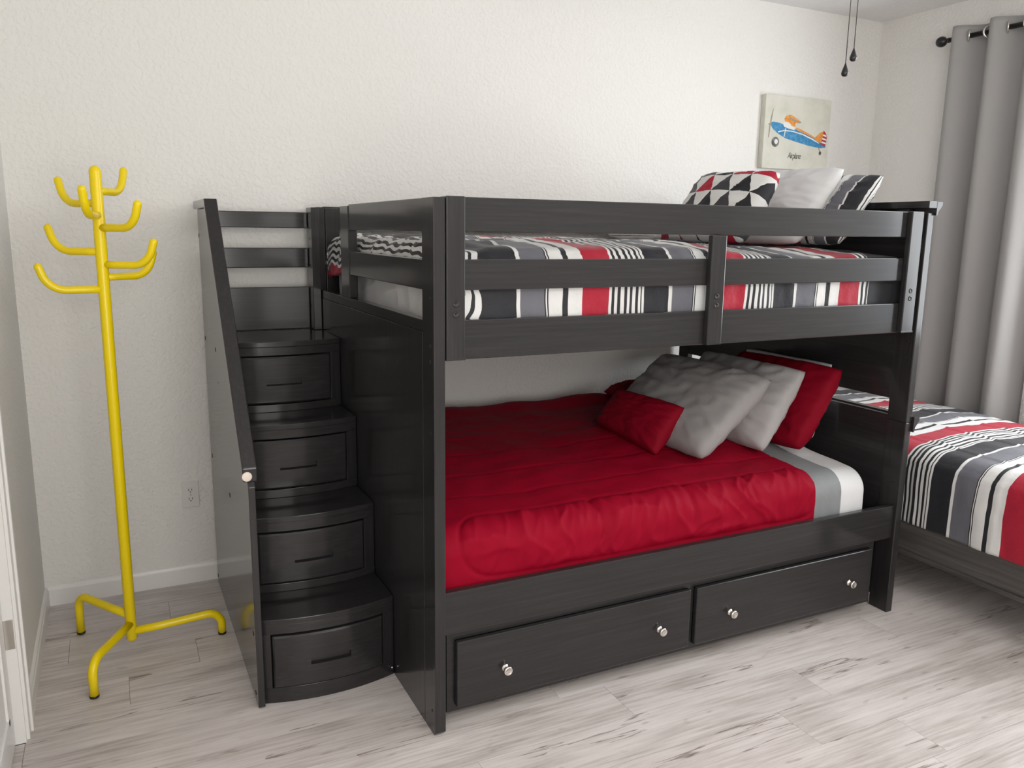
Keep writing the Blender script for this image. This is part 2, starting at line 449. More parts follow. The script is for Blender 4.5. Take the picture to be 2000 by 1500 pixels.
# handrail: level at the top, sloping to the front
pts = [(1.440, 1.590), (1.055, 1.590), (.388, .756), (.388, .801), (1.043, 1.621), (1.440, 1.621)]
hr = prism('handrail', pts, 'x', XS-.014, XS+.031, WY, stair, .004)
lathe('end_cap', [(.0142, 0), (.0150, .001), (.0150, .003), (.0135, .0042)], (XS-.001, .388, .775), (0, -1, 0), M_FELT, hr, 24)
# steps
SX0, SX1 = XS+ST+.001, -.0015
BOW = .036
def front_y(yf, x, off=0.0):
    s = (x-SX0)/(SX1-SX0)*2-1
    return yf - BOW*(1-s*s) - off
def bowed(name, x0, x1, yf, z0, z1, off, depth, mat, parent, bev=.0, n=14, holes=None):
    """a slab whose front follows the bow of the step; front face at off in front of the bow"""
    bm = bmesh.new(); fr = []; bk = []
    for i in range(n+1):
        x = x0+(x1-x0)*i/n; y = front_y(yf, x, off); yb = y+depth if depth < .2 else yf+depth
        fr.append((bm.verts.new((x, y, z0)), bm.verts.new((x, y, z1))))
        bk.append((bm.verts.new((x, yb, z0)), bm.verts.new((x, yb, z1))))
    for i in range(n):
        a, b, c, e = fr[i], fr[i+1], bk[i], bk[i+1]
        bm.faces.new((a[0], b[0], b[1], a[1])); bm.faces.new((e[0], c[0], c[1], e[1]))
        bm.faces.new((a[1], b[1], e[1], c[1])); bm.faces.new((a[0], c[0], e[0], b[0]))
    for s in (0, n):
        bm.faces.new((fr[s][0], fr[s][1], bk[s][1], bk[s][0]))
    bmesh.ops.recalc_face_normals(bm, faces=bm.faces)
    if bev:
        es = [e for e in bm.edges if len(e.link_faces) == 2 and e.calc_face_angle(0) > .8]
        bmesh.ops.bevel(bm, geom=es, offset=bev, segments=2, affect='EDGES', profile=.5)
    return soft(bmobj(name, bm, mat, parent, True))
steps = [(.402, 0, .292), (.612, .292, .561), (.822, .561, .832), (1.036, .832, 1.101)]
for i, (yf, z0, z1) in enumerate(steps):
    ynext = steps[i+1][0] if i < 3 else 1.376
    # tread
    bowed('tread', SX0, SX1, yf, z1-.020, z1, .004, 1.376-yf if i == 3 else ynext-yf+.03, WX, stair, .002)
    zb = z0 + (.0 if i == 0 else .0005)
    d0, d1 = z1-.240, z1-.052            # drawer opening
    e0, e1 = SX0+.026, SX1-.040
    fr_ = bowed('step_frame', SX0, SX1, yf, zb, d0, 0, .018, WX, stair, .001)
    bowed('step_frame', SX0, SX1, yf, d1, z1-.0205, 0, .018, WX, stair, .001)
    bowed('step_frame', SX0, e0, yf, d0+.0003, d1-.0003, 0, .018, WZ, stair, .001, 3)
    bowed('step_frame', e1, SX1, yf, d0+.0003, d1-.0003, 0, .018, WZ, stair, .001, 3)
    # drawer front in four strips around a finger slot, as one mesh
    bm = bmesh.new()
    cx = (e0+e1)/2; hw = .066; zc = (d0+d1)/2 - .008; hh = .0115
    q0, q1 = e0+.0045, e1-.0045; r0, r1 = d0+.0055, d1-.0045
    nx = 26; xs = [q0+(cx-hw-q0)*j/8 for j in range(9)] + [cx-hw+2*hw*j/10 for j in range(1, 11)] + [cx+hw+(q1-cx-hw)*j/8 for j in range(1, 9)]
    zs = [r0, r0+.006, zc-hh, zc+hh, r1-.006, r1]
    def yfun(x, z):
        ed = min(x-q0, q1-x, z-r0, r1-z)
        return front_y(yf, x, .010 - (.004 if ed < 1e-6 else 0))
    xs2 = sorted(set(xs + [q0+.005, q1-.005]))
    V = [[bm.verts.new((x, yfun(x, z), z)) for z in zs] for x in xs2]
    W_ = [[bm.verts.new((x, front_y(yf, x, -.010), z)) for z in (r0, r1)] for x in xs2]
    S = {}
    for a in range(len(xs2)-1):
        for b in range(len(zs)-1):
            inside = cx-hw-1e-6 <= xs2[a] and xs2[a+1] <= cx+hw+1e-6 and b == 2
            if not inside: bm.faces.new((V[a][b], V[a+1][b], V[a+1][b+1], V[a][b+1]))
            else:
                for (p, q) in ((a, b), (a+1, b), (a+1, b+1), (a, b+1)):
                    if (p, q) not in S:
                        c0 = V[p][q].co; S[(p, q)] = bm.verts.new((c0.x, c0.y+.014, c0.z+(.004 if q == b else .0)))
                bm.faces.new((S[(a, b)], S[(a+1, b)], S[(a+1, b+1)], S[(a, b+1)]))
                bm.faces.new((V[a][b], V[a+1][b], S[(a+1, b)], S[(a, b)]))
                bm.faces.new((V[a][b+1], S[(a, b+1)], S[(a+1, b+1)], V[a+1][b+1]))
    ks = sorted(S); 
    for aa in (ks[0][0], ks[-1][0]):
        bm.faces.new((V[aa][2], S[(aa, 2)], S[(aa, 3)], V[aa][3]))
    n_ = len(xs2)-1
    for a in range(n_):
        bm.faces.new((V[a][0], W_[a][0], W_[a+1][0], V[a+1][0])); bm.faces.new((V[a][-1], V[a+1][-1], W_[a+1][1], W_[a][1]))
        bm.faces.new((W_[a][0], W_[a][1], W_[a+1][1], W_[a+1][0]))
    for a in (0, n_):
        bm.faces.new([V[a][j] for j in range(len(zs))] + [W_[a][1], W_[a][0]])
    bmesh.ops.recalc_face_normals(bm, faces=bm.faces)
    soft(bmobj('drawer_front', bm, WX, stair, True))
    # carcass behind the frame
    box('step_carcass', SX0, SX1, yf+.020, 1.376, (0.002 if i == 0 else z0+.001), z1-.0205, WX, stair, 0)
# back of the stair: slats and posts
for (z0, z1) in ((1.521, 1.586), (1.359, 1.440), (1.1015, 1.279)):
    box('back_slat', SX0, -.036, 1.385, 1.405, z0, z1, WX, stair, .003)
sp = box('back_post', -.035, -.002, 1.315, 1.405, 1.102, 1.606, WZ, stair, .002)
for z in (1.478, 1.37, 1.20): hole(1.355, z, -.035, sp, .0042)
lathe('levelling_bolt', [(.004, 0), (.004, .006), (.002, .008)], (-.010, .398, .030), (0, -1, 0), M_NICKEL, stair, 12)

# ------------------------------------------------------------------ under-bed drawers
tr = thing('storage_trundle', (.98, .6, 0), 'wide charcoal under-bed unit with two long drawers and round knobs', 'drawer unit')
fy = .042
bm = bmesh.new()
for a in ((.053, 1.913, .044, .066), (.053, 1.913, .284, .316), (.053, .080, .066, .284), (.974, 1.000, .066, .284), (1.886, 1.913, .066, .284)):
    add_box(bm, a[0], a[1], fy, fy+.02, a[2], a[3], 0)
bmobj('front_frame', bm, WX, tr)
bm = bmesh.new()
add_box(bm, .060, .078, fy+.0205, 1.30, .050, .300); add_box(bm, 1.888, 1.906, fy+.0205, 1.30, .050, .300)
add_box(bm, .0785, 1.8875, 1.28, 1.30, .050, .300); add_box(bm, .0785, 1.8875, fy+.0205, 1.2795, .050, .062)
bmobj('carcass', bm, WX, tr)
for (x0, x1, knobs) in ((.079, .974, (.244, .842)), (1.000, 1.887, (1.158, 1.765))):
    df = bmesh.new(); add_box(df, x0, x1, fy-.021, fy-.0005, .066, .284, .005, 3)
    df = bmobj('drawer_front', df, WX, tr)
    for kx in knobs:
        lathe('knob', [(.0125, 0), (.0125, .002), (.0085, .004), (.0062, .008), (.0065, .012), (.0120, .0165), (.0150, .020), (.0152, .023), (.0135, .0262), (.0105, .0272), (.0100, .0263), (.0020, .0266)],
              (kx, fy-.021, .162), (0, -1, 0), M_NICKEL, df, 28)
for (x, y) in ((.12, .12), (1.84, .12), (.12, 1.2), (1.84, 1.2)):
    lathe('caster', [(.021, -.012), (.024, -.008), (.024, .008), (.021, .012)], (x, y, .0245), (1, 0, 0), M_BLACKMETAL, tr, 16)

# ------------------------------------------------------------------ bedding
def grid_obj(name, nu, nv, f, mat, uvf, parent=None, thick=0.0, closed=False, disp=None):
    """f(i/nu, j/nv) -> Vector; disp(a,b) shifts along the normal"""
    P = [[f(i/nu, j/nv) for j in range(nv+1)] for i in range(nu+1)]
    if disp:
        Q = []
        for i in range(nu+1):
            r_ = []
            for j in range(nv+1):
                du = P[min(i+1, nu)][j]-P[max(i-1, 0)][j]; dv = P[i][min(j+1, nv)]-P[i][max(j-1, 0)]
                n = du.cross(dv)
                n = n.normalized() if n.length > 1e-9 else Vector((0, 0, 1))
                r_.append(P[i][j] + n*disp(i/nu, j/nv))
            Q.append(r_)
        P = Q
    verts = [p for r_ in P for p in r_]; W = nv+1
    faces = [(i*W+j, (i+1)*W+j, (i+1)*W+j+1, i*W+j+1) for i in range(nu) for j in range(nv)]
    me = bpy.data.meshes.new(name); me.from_pydata(verts, [], faces)
    uv = me.uv_layers.new(name='UVMap')
    for lp in me.loops:
        v = lp.vertex_index; uv.data[lp.index].uv = uvf((v//W)/nu, (v % W)/nv)
    o = link(name, me, mat, parent, True)
    if thick:
        m = o.modifiers.new('thickness', 'SOLIDIFY'); m.thickness = thick; m.offset = -1.0
    return o
def rollover(s, edge, r, sign):
    """arc length s from the start of the bend (positive = flat part). returns position, drop"""
    if s >= 0: return edge + sign*(r+s), 0.0
    if s > -r*PI/2:
        a = -s/r; return edge + sign*(r - r*math.sin(a)), r*(1-math.cos(a))
    return edge, r + (-s - r*PI/2)

def rounded_mattress(name, x0, x1, y0, y1, z0, z1, mat, label, wr=.0, r=.05):
    bm = bmesh.new(); add_box(bm, x0, x1, y0, y1, z0, z1)
    bmesh.ops.subdivide_edges(bm, edges=bm.edges[:], cuts=(56 if wr else 24), use_grid_fill=True)
    for v in bm.verts:
        c = v.co; p = Vector((min(max(c.x, x0+r), x1-r), min(max(c.y, y0+r), y1-r), min(max(c.z, z0+r), z1-r)))
        dv = c-p
        if dv.length > 1e-7: c = p + dv.normalized()*r
        if wr: 
            q_ = 1-abs(N3(c.y*6+c.z*5+c.x*3, c.z*7-c.y*2.5, 3)); n = (fbm(c.x*5, c.y*7, c.z*9)*.6 + 1.1*(q_**7-.25))*wr
            c = c + (dv.normalized()*n if dv.length > 1e-7 else Vector())
        v.co = c
    o = bmobj(name, bm, mat, None, True)
    return tag(o, label, 'mattress')

# ---- lower bunk
rounded_mattress('mattress', .045, 1.905, .080, 1.368, .3645, .575, M_WHITEF, 'white-sheeted mattress on the lower bunk under the red comforter', 0, .06)
def lower_top(x, y):
    t = sstep(.05, .75, y)
    z = .603 + .062*t + .012*fbm(x*2.1, y*2.3, 3) 
    z += .040*sstep(1.18, 1.33, y)*(.75+.9*N3(x*3.3, 1.7))
    return z
def sheet(name, x0, x1, z_off, zbot, nu, nv, mat, label, cat, dispf, thick, y0=.055, y1=1.374, top=lower_top, r=.085, uoff=0.0, back_drop=.10, tuck=None):
    sy = top((x0+x1)/2, y0) + z_off - zbot
    fl_len = sy - r + r*PI/2
    rb = .05
    flat = (y1-rb)-(y0+r)
    tot = fl_len + flat + rb*PI/2 + back_drop
    def f(a, b):
        x = x0+(x1-x0)*a; s = b*tot - fl_len
        if s <= flat: y, dr = rollover(s, y0, r, 1)
        else:
            y, dr = rollover(-(s-flat), y1, rb, -1)
        z = top(x, y) + z_off - dr
        return Vector((x, y, max(z, zbot)))
    def uvf(a, b): return (x0+(x1-x0)*a - uoff, b*tot)
    def dsp(a, b): return dispf(x0+(x1-x0)*a, b*tot - fl_len)
    o = grid_obj(name, nu, nv, f, mat, uvf, None, thick, False, dsp)
    return tag(o, label, cat)
def gro(d, w): return math.exp(-(d/w)**2)
def red_disp(x, s):
    """puffs, stitched seams and gathers of the quilt; s<0 is the hanging front"""
    h = .004*fbm(x*6, s*6, 1)
    # rounded stitched loop on the hanging side
    ls, us = -.215, .022
    c = (ls+us)/2; hh = (us-ls)/2; cx = max(.13+hh*.8 - x, x-1.50, 0)
    rr = math.hypot(cx*1.0, s-c) if cx > 0 else abs(s-c)
    dd = rr-hh
    h -= .0055*gro(dd, .0055)*sstep(1.572, 1.52, x)
    inside = sstep(0, .03, -dd)
    if s < .10:
        g = N3(x*26 + .6*N3(x*9, s*8), s*3.2, 5); g2 = N3(x*58, s*6+2, 9)
        e = gro(dd+.02, .06)
        h += inside*(.0035 + .0050*max(0, g)*1.2 + .0025*g2*e)
        cz = 1-abs(N3(x*9+1.5*N3(x*5, s*9, 3), s*3.5+x*1.5, 31)); h += inside*.0095*(cz**9 - .25)
        cz = 1-abs(N3(x*17-s*6, s*5-x*2, 37)); h += inside*.0050*(cz**8 - .25)
        for px in (.62, 1.00, 1.28):
            h -= .009*gro(x-px-.06*(s+.1)*math.sin(px*9) - .01*N3(s*20, px), .012)*sstep(-.2, -.12, s)*sstep(.08, .0, s)
    for k_ in (.16, .33, .52, .72, .94):
        h -= .0032*gro(s-k_-.008*N3(x*3, k_*9), .007)
    # long soft creases on the top
    h += .0035*N3(x*3.2+s*5, s*13-x*3, 21)*sstep(.05, .15, s)
    return h
sheet('comforter', .040, 1.575, .020, .405, 250, 230, M_RED, 'crimson red quilted comforter spread over the lower bunk', 'comforter', red_disp, .016, y0=.054, top=lower_top, uoff=0)
sheet('folded_sheet', 1.560, 1.720, .002, .405, 26, 150, M_GREYS, 'plain grey sheet folded back at the edge of the red comforter', 'sheet',
      lambda x, s: .002*N3(x*30, s*3, 4)*sstep(.05, -.05, s) + .0015*fbm(x*8, s*5), .006, y0=.058)
sheet('fitted_sheet', 1.700, 1.895, -.004, .405, 26, 150, M_WHITEF, 'white sheet at the head of the lower bunk beside the grey fold', 'sheet',
      lambda x, s: .0022*N3(x*26, s*3, 8)*sstep(.05, -.05, s) + .0015*fbm(x*8, s*5) - .09*sstep(1.83, 1.897, x)**2*1.0, .004, y0=.060)

# ---- upper bunk
def upper_top(x, y):
    return 1.463 + .024*sstep(.06, .40, y) + .006*fbm(x*3, y*3, 11) + .012*sstep(1.0, 1.3, y)*N3(x*4, 5) - .022*sstep(1.0, 1.35, x)
rounded_mattress('mattress', .074, 1.940, .086, 1.354, 1.196, 1.428, M_WHITEF, 'white mattress on the upper bunk seen through the end slots', .010, .05)
UX0 = .044
def upper_comforter():
    x1 = 1.752; y0, y1 = .052, 1.376; r = .055; zoff = .008; rb = .05
    fl = 1.463-1.235 - r + r*PI/2; flat = (y1-rb)-(y0+r); tot = fl+flat+rb*PI/2+.06
    fo = .138 + r*PI/2 - r; L_ = fo + (x1-(UX0+r))
    def f(a, b):
        s = b*tot - fl; u = a*L_ - fo
        u -= .03*sstep(.9, 1.2, s)*sstep(.0, -.14, u)
        x, dx = rollover(u, UX0, r, 1)
        if s <= flat: y, dy = rollover(s, y0, r, 1)
        else: y, dy = rollover(-(s-flat), y1, rb, -1)
        dr = math.hypot(dx, dy) if min(dx, dy) < .02 else max(dx, dy)+.01
        return Vector((x, y, upper_top(x, y)+zoff-dr))
    def uvf(a, b):
        u = a*L_ - fo + UX0 + r; s = b*tot - fl
        crumple = .018*N3(u*6, s*9, 2)*sstep(.55, .05, u) + .006*N3(u*3, s*4, 6) + .012*N3(u*2, s*22, 3)*sstep(.4, .1, u)
        return (u + crumple - .505 + .085*sstep(.24, .03, u), s)
    def dsp(a, b):
        u = a*L_ - fo; s = b*tot - fl
        h = .006*fbm(u*7, s*7, 2) + .004*N3(u*22, s*2.5, 8)*sstep(.05, -.05, s)
        h += .016*N3(u*9, s*11, 4)*sstep(.45, .0, u)*sstep(-.08, .05, s)
        for k_ in (.24, .56, .88): h -= .006*gro(s-k_, .01)
        h -= .004*gro(s+.045, .006)
        return h
    o = grid_obj('comforter', 230, 180, f, M_STRIPE, uvf, None, .014, False, dsp)
    tag(o, 'red, black, white and grey striped comforter on the upper bunk', 'comforter')
upper_comforter()
sheet('flat_sheet', 1.735, 1.966, -.004, 1.215, 24, 130, M_BLACKS, 'black satin sheet at the head of the upper bunk beside the stripes', 'sheet',
      lambda x, s: .003*N3(x*20, s*4, 8)*sstep(.05, -.05, s)+.002*fbm(x*6, s*5) , .004, y0=.056, top=upper_top, r=.07, back_drop=.05)

# ---- pillows
def pillow(name, NB, NTp, FT, FB, thick, mat, label, cat='pillow', n=40, wrinkle=.006, pinch=.06, uvscale=(1, 1), uvoff=(0, 0), seed=0, sag=.0, sharp=.42, swap=False):
    NB, NTp, FT, FB = map(Vector, (NB, NTp, FT, FB))
    def base(s, t):   # s: near->far, t: bottom->top in -1..1
        a, b = (s+1)/2, (t+1)/2
        return (NB*(1-a)+FB*a)*(1-b) + (NTp*(1-a)+FT*a)*b
    nrm = ((FB-NB).cross(NTp-NB)).normalized()
    if nrm.x > 0: nrm = -nrm                       # faces the foot of the bed
    verts = []; idx = {}; uvs = []
    def add(i, j, side):
        s0, t0 = 2*i/n-1, 2*j/n-1
        s = s0*(1-pinch*(1-t0*t0)); t = t0*(1-pinch*(1-s0*s0))
        f = max(0.0, (1-s0**4)*(1-t0**4))**sharp
        g = ((1-s0*s0)*(1-t0*t0))**.5
        h = thick*(.45*f+.55*g)/2
        cr_ = 1-.07*(s0*s0*t0*t0)**1.5
        p = base(s*cr_, t*cr_)
        w = fbm(s0*2.3+seed, t0*2.3-seed, seed*3.1)*wrinkle*1.2*f
        ang = math.atan2(t0, s0); rad = math.hypot(s0, t0)
        w += wrinkle*N3(ang*5+seed, rad*1.4, seed)*sstep(.35, .85, rad)*f*1.3
        cz = 1-abs(N3(ang*2.6+seed*5, rad*.9+seed, seed)); w += wrinkle*1.7*(cz**8-.25)*sstep(.20, .75, rad)*f
        cz = 1-abs(N3(s0*2.2+t0*3.6+seed, t0*1.2-s0*2.2, seed+2)); w += wrinkle*1.2*(cz**9-.25)*f
        # folds running in from the edges
        w += wrinkle*.8*N3(s0*9+seed, t0*2.0, seed+4)*sstep(.4, .95, abs(t0))*f + wrinkle*.8*N3(s0*2.0, t0*9+seed, seed+9)*sstep(.4, .95, abs(s0))*f
        p = p + nrm*(h+w)*(1 if side else -1)
        if sag: p.z -= sag*(1-s0*s0)*max(0, t0)
        verts.append(p); uvs.append(((s0+1)/2*uvscale[0]+uvoff[0], (t0+1)/2*uvscale[1]+uvoff[1])); return len(verts)-1
    for i in range(n+1):
        for j in range(n+1):
            idx[(i, j, 1)] = add(i, j, 1)
            idx[(i, j, 0)] = idx[(i, j, 1)] if i in (0, n) or j in (0, n) else add(i, j, 0)
    faces = []
    for i in range(n):
        for j in range(n):
            q = [(i, j), (i+1, j), (i+1, j+1), (i, j+1)]
            faces.append([idx[(a, b, 1)] for a, b in q]); faces.append([idx[(a, b, 0)] for a, b in reversed(q)])
    me = bpy.data.meshes.new(name); me.from_pydata(verts, [], faces)
    uv = me.uv_layers.new(name='UVMap')
    for lp in me.loops:
        q = uvs[lp.vertex_index]; uv.data[lp.index].uv = (q[1], q[0]) if swap else q
    bm = bmesh.new(); bm.from_mesh(me); bmesh.ops.recalc_face_normals(bm, faces=bm.faces); bm.to_mesh(me); bm.free()
    o = link(name, me, mat, None, True)
    return tag(o, label, cat)
def par(NB, NTp, wvec):
    w_ = Vector(wvec); return NB, NTp, tuple(Vector(NTp)+w_), tuple(Vector(NB)+w_)
# lower bunk
pillow('throw_cushion', (1.079, .40, .655), (1.252, .44, .838), (1.185, .84, .845), (1.060, .84, .700), .12, M_REDP, 'small crimson throw cushion in front of the silver-grey pillow', 'cushion', seed=1, wrinkle=.004)
pillow('bed_pillow', (1.190, .255, .660), (1.578, .29, .955), (1.470, .90, .985), (1.130, .90, .700), .17, M_GREYP, 'silver-grey pillow leaning frontmost on the lower bunk', seed=2, wrinkle=.006)
pillow('bed_pillow', *par((1.515, .27, .650), (1.752, .29, .980), (-.04, .62, .01)), .15, M_LGREYP, 'pale grey pillow between the silver-grey pillow and the crimson pillow', seed=3, wrinkle=.006)
pillow('bed_pillow', *par((1.700, .255, .640), (1.905, .24, .985), (-.02, .62, .0)), .14, M_REDP, 'crimson pillow leaning near the headboard of the lower bunk', seed=4, wrinkle=.006, pinch=.03, sharp=.34)
pillow('bed_pillow', *par((1.905, .38, .640), (1.952, .345, .990), (.0, .56, .0)), .04, M_WHITEF, 'white pillow peeking out behind the crimson pillow at the lower headboard', seed=5, wrinkle=.005)
pillow('bed_pillow', *par((1.430, 1.00, .725), (1.660, 1.01, .765), (-.02, .33, .0)), .08, M_REDP, 'dark crimson pillow at the wall side behind the silver-grey pillow', seed=6)
# upper bunk
pillow('throw_cushion', (1.400, .345, 1.484), (1.597, .36, 1.768), (1.555, .80, 1.775), (1.365, .80, 1.490), .15, M_TRI, 'cushion with black, white, grey and red triangle print', 'cushion', seed=7, wrinkle=.004, uvscale=(1, .9), uvoff=(.47, 1.22))
pillow('bed_pillow', *par((1.640, .30, 1.480), (1.884, .30, 1.794), (-.02, .60, .0)), .13, M_WHITEF, 'white pillow between the triangle cushion and the striped pillow', seed=8, wrinkle=.006)
pillow('bed_pillow', *par((1.765, .20, 1.480), (1.956, .17, 1.764), (-.02, .60, .0)), .11, M_STRIPE, 'striped black and grey pillow against the upper headboard', seed=9, uvscale=(.95, .4), uvoff=(.214, .0))
pillow('bed_pillow', *par((1.405, .93, 1.505), (1.730, .95, 1.600), (-.01, .40, .0)), .11, M_STRIPE, 'striped pillow lying at the wall side behind the triangle cushion', seed=10, uvscale=(.5, .35), uvoff=(.3, -.05), swap=True)

# ------------------------------------------------------------------ second bed
b2 = thing('twin_bed', (2.70, .4, 0), 'low weathered grey-brown wooden bed frame beneath the curtain', 'bed')
BX0, BX1, BY0, BY1 = 2.215, 3.200, -.640, 1.440
def side_rail2(x0, x1, s):
    p = [(x0, .175), (x1, .175), (x1, .335), (x0, .335)]
    prism('side_rail', p, 'y', BY0, BY1, M_BED2, b2, .003)
    a, b_ = (x0-.010, x0) if s < 0 else (x1, x1+.010)
    box('rail_lip', a, b_, BY0, BY1, .168, .186, M_BED2, b2, .003)
side_rail2(BX0, BX0+.028, -1); side_rail2(BX1-.028, BX1, 1)
box('end_rail', BX0+.0285, BX1-.0285, BY0, BY0+.028, .175, .335, M_BED2, b2, .003)
box('end_rail', BX0+.0285, BX1-.0285, BY1-.028, BY1, .175, .335, M_BED2, b2, .003)
for i in range(9):
    y = BY0+.10+i*.215; box('slat', BX0+.0285, BX1-.0285, y, y+.09, .270, .288, M_BED2, b2, .002)
for (x, y) in ((BX0+.07, BY0+.06), (BX1-.07, BY0+.06), (BX0+.10, BY1-.06), (BX1-.07, BY1-.06)):
    prism('leg', [(x-.025, 0), (x+.025, 0), (x+.032, .1745), (x-.032, .1745)], 'y', y-.028, y+.028, M_BED2, b2, .002)
rounded_mattress('mattress', BX0+.034, BX1-.034, BY0+.034, BY1-.034, .2885, .590, M_WHITEF, 'mattress on the low bed under the striped comforter', 0, .05)
def bed2_comforter():
    x0, x1 = BX0+.006, BX1-.006; r = .085; top0 = .622
    fl = top0-.312 - r + r*PI/2; flat = (x1-r)-(x0+r); tot = 2*fl + flat
    ya, yb = -.600, 1.425
    def f(a, b):
        y = ya+(yb-ya)*a; s = b*tot-fl
        if s <= flat/2: x, dr = rollover(s, x0, r, 1)
        else: x, dr = rollover(-(s-flat), x1, r, -1)
        z = top0 + .022*sstep(x0, x0+.35, x)*sstep(x1, x1-.3, x) + .006*fbm(x*3, y*3, 5) - dr
        return Vector((x, y, z))
    def uvf(a, b):
        y = ya+(yb-ya)*a; s = b*tot-fl
        # stripes cross the bed, red starting near the foot and repeating
        return (-(y) + .010*N3(y*3, s*3, 4) + .264, s)
    def dsp(a, b):
        y = ya+(yb-ya)*a; s = b*tot-fl
        h = .006*fbm(y*6, s*6, 12) + .004*N3(y*18, s*3, 2)*sstep(.05, -.05, s)
        for k_ in (-.09, .055, .30, .55): h -= .006*gro(s-k_, .008)
        for k_ in (.10, .42, -.25): h -= .004*gro(y-k_, .008)
        return h
    o = grid_obj('comforter', 230, 150, f, M_STRIPE, uvf, None, .014, False, dsp)
    tag(o, 'red, black, white and grey striped comforter on the low bed', 'comforter')
bed2_comforter()

# ------------------------------------------------------------------ coat stand
CX, CY = -.812, .932
cs = thing('coat_stand', (CX, CY, 0), 'bright yellow metal coat stand with eight curved hooks', 'coat stand')
pts, rd = domed([(CX, CY, .060), (CX, CY, .9), (CX, CY, 1.693)], .0185)
pp_ = [Vector((CX, CY, .052))] + pts; rr_ = [.012] + rd
tube('pole', pp_, rr_, M_YELLOW, cs, 24)
def hook(z, az, reach=.190, rise=.088):
    u = Vector((math.cos(az), math.sin(az), 0)); up_ = Vector((0, 0, 1)); c0 = Vector((CX, CY, z))
    R = .072
    p = [c0, c0+u*.05, c0+u*(reach-R-.010)]
    a1 = math.radians(72)
    cc = c0 + u*(reach-R-.010) + up_*R
    for i in range(1, 10):
        a = a1*i/9; p.append(cc + u*R*math.sin(a) - up_*R*math.cos(a))
    dl = u*math.cos(a1)+up_*math.sin(a1)
    p.append(p[-1] + dl*max(.005, (rise-(R-R*math.cos(a1)))/math.sin(a1) - .013))
    q, r_ = domed(p, .0125)
    tube('hook', q, r_, M_YELLOW, cs, 16)
dg = math.radians
for z, az in ((1.313, dg(186)), (1.353, dg(30)), (1.394, dg(-33)), (1.436, dg(146)), (1.514, dg(-52)), (1.553, dg(258)), (1.592, dg(128)), (1.632, dg(62))):
    hook(z, az)
for (fx, fyy, z) in ((-.934, .675, .118), (-.984, 1.172, .150), (-.503, .95, .085)):
    u = Vector((fx-CX, fyy-CY, 0)); Lr = u.length; u.normalize(); up_ = Vector((0, 0, 1)); c0 = Vector((CX, CY, z))
    R = .050
    p = [c0, c0+u*.1]
    cc = c0 + u*(Lr-R) + up_*(.006-R)
    p.append(cc - u*.0 + up_*R - u*.03 - up_*.001)
    for i in range(0, 9):
        a = PI/2*i/8; p.append(cc + u*R*math.sin(a) + up_*R*math.cos(a))
    p.append(Vector((fx, fyy, .008)))
    lg = tube('leg', p, .0145, M_YELLOW, cs, 16)
    lathe('rubber_foot', [(.0142, 0), (.0152, .002), (.0152, .009), (.0142, .010)], (fx, fyy, 0), (0, 0, 1), M_BLACKMETAL, lg, 16)

# ------------------------------------------------------------------ wall outlet
M_PLATE = plain('outlet_plastic', (.72, .71, .68), .35)
ol = thing('wall_outlet', (-.544, YB, .395), 'white duplex wall outlet above the baseboard left of the staircase', 'outlet')
ox, oz = -.548, .396
box('cover_plate', ox-.035, ox+.035, YB-.007, YB-.0002, oz-.057, oz+.057, M_PLATE, ol, .003)
for dz in (.0195, -.0195):
    bm = bmesh.new()
    pr = [(ox+.0165*math.copysign(abs(math.cos(a))**.6, math.cos(a)), oz+dz+.0140*math.copysign(abs(math.sin(a))**.75, math.sin(a))) for a in [2*PI*i/28 for i in range(28)]]
    so = prism('socket', pr, 'y', YB-.0092, YB-.0071, M_PLATE, ol)
    for sx, hgt in ((-.0062, .0075), (.0062, .0062)):
        box('slot', ox+sx-.0011, ox+sx+.0011, YB-.0096, YB-.0090, oz+dz+.002-hgt/2, oz+dz+.004+hgt/2, M_HOLE, so, 0)
    lathe('ground_hole', [(.0024, 0), (.0024, .0006)], (ox, YB-.0090, oz+dz-.0068), (0, -1, 0), M_HOLE, so, 10)
lathe('screw', [(.003, 0), (.003, .0008), (.001, .0012)], (ox, YB-.0071, oz), (0, -1, 0), M_NICKEL, ol, 12)

# ------------------------------------------------------------------ airplane canvas
k = NT('canvas_ground', .8, (.62, .61, .53), .2)
g = k.noise(k.coords(), 9, 4); k.color(k.ramp(g, [(.3, (.56, .565, .48)), (.5, (.64, .63, .55)), (.75, (.68, .66, .60))])); M_CANV = k.m
def wash(name, a, b):
    k = NT(name, .8, a, .2); g = k.noise(k.coords(), 55, 4); k.color(k.ramp(g, [(.35, a), (.65, b)])); return k.m
M_PBLUE = wash('print_blue', (.04, .20, .40), (.10, .32, .55)); M_PORG = wash('print_orange', (.66, .24, .035), (.78, .36, .10))
M_PRED = plain('print_red', (.42, .05, .07), .8, .2); M_PGREY = wash('print_grey', (.07, .07, .07), (.25, .25, .25)); M_PWHITE = plain('print_white', (.75, .76, .74), .8, .2)
M_PDARK = plain('print_dark', (.10, .09, .08), .8, .2); M_PBRONZE = plain('print_brown', (.33, .30, .25), .8, .2)
AX0, AX1, AZ0, AZ1 = 2.487, 2.978, 1.884, 2.276; AY = YB-.036
cv = thing('canvas_picture', (2.732, YB, 1.884), 'pale canvas print of a blue and orange airplane on the wall', 'picture')
box('canvas', AX0, AX1, AY, YB-.001, AZ0, AZ1, M_CANV, cv, .003)
def pxy(px, py):
    """print position measured on the face: fraction across, fraction down"""
    return (AX0+(AX1-AX0)*px, AZ1-(AZ1-AZ0)*py)
def art(name, pts, mat, lift=.0004):
    return prism(name, [pxy(a, b) for a, b in pts], 'y', AY-lift-.0004, AY-.0001, mat, cv)
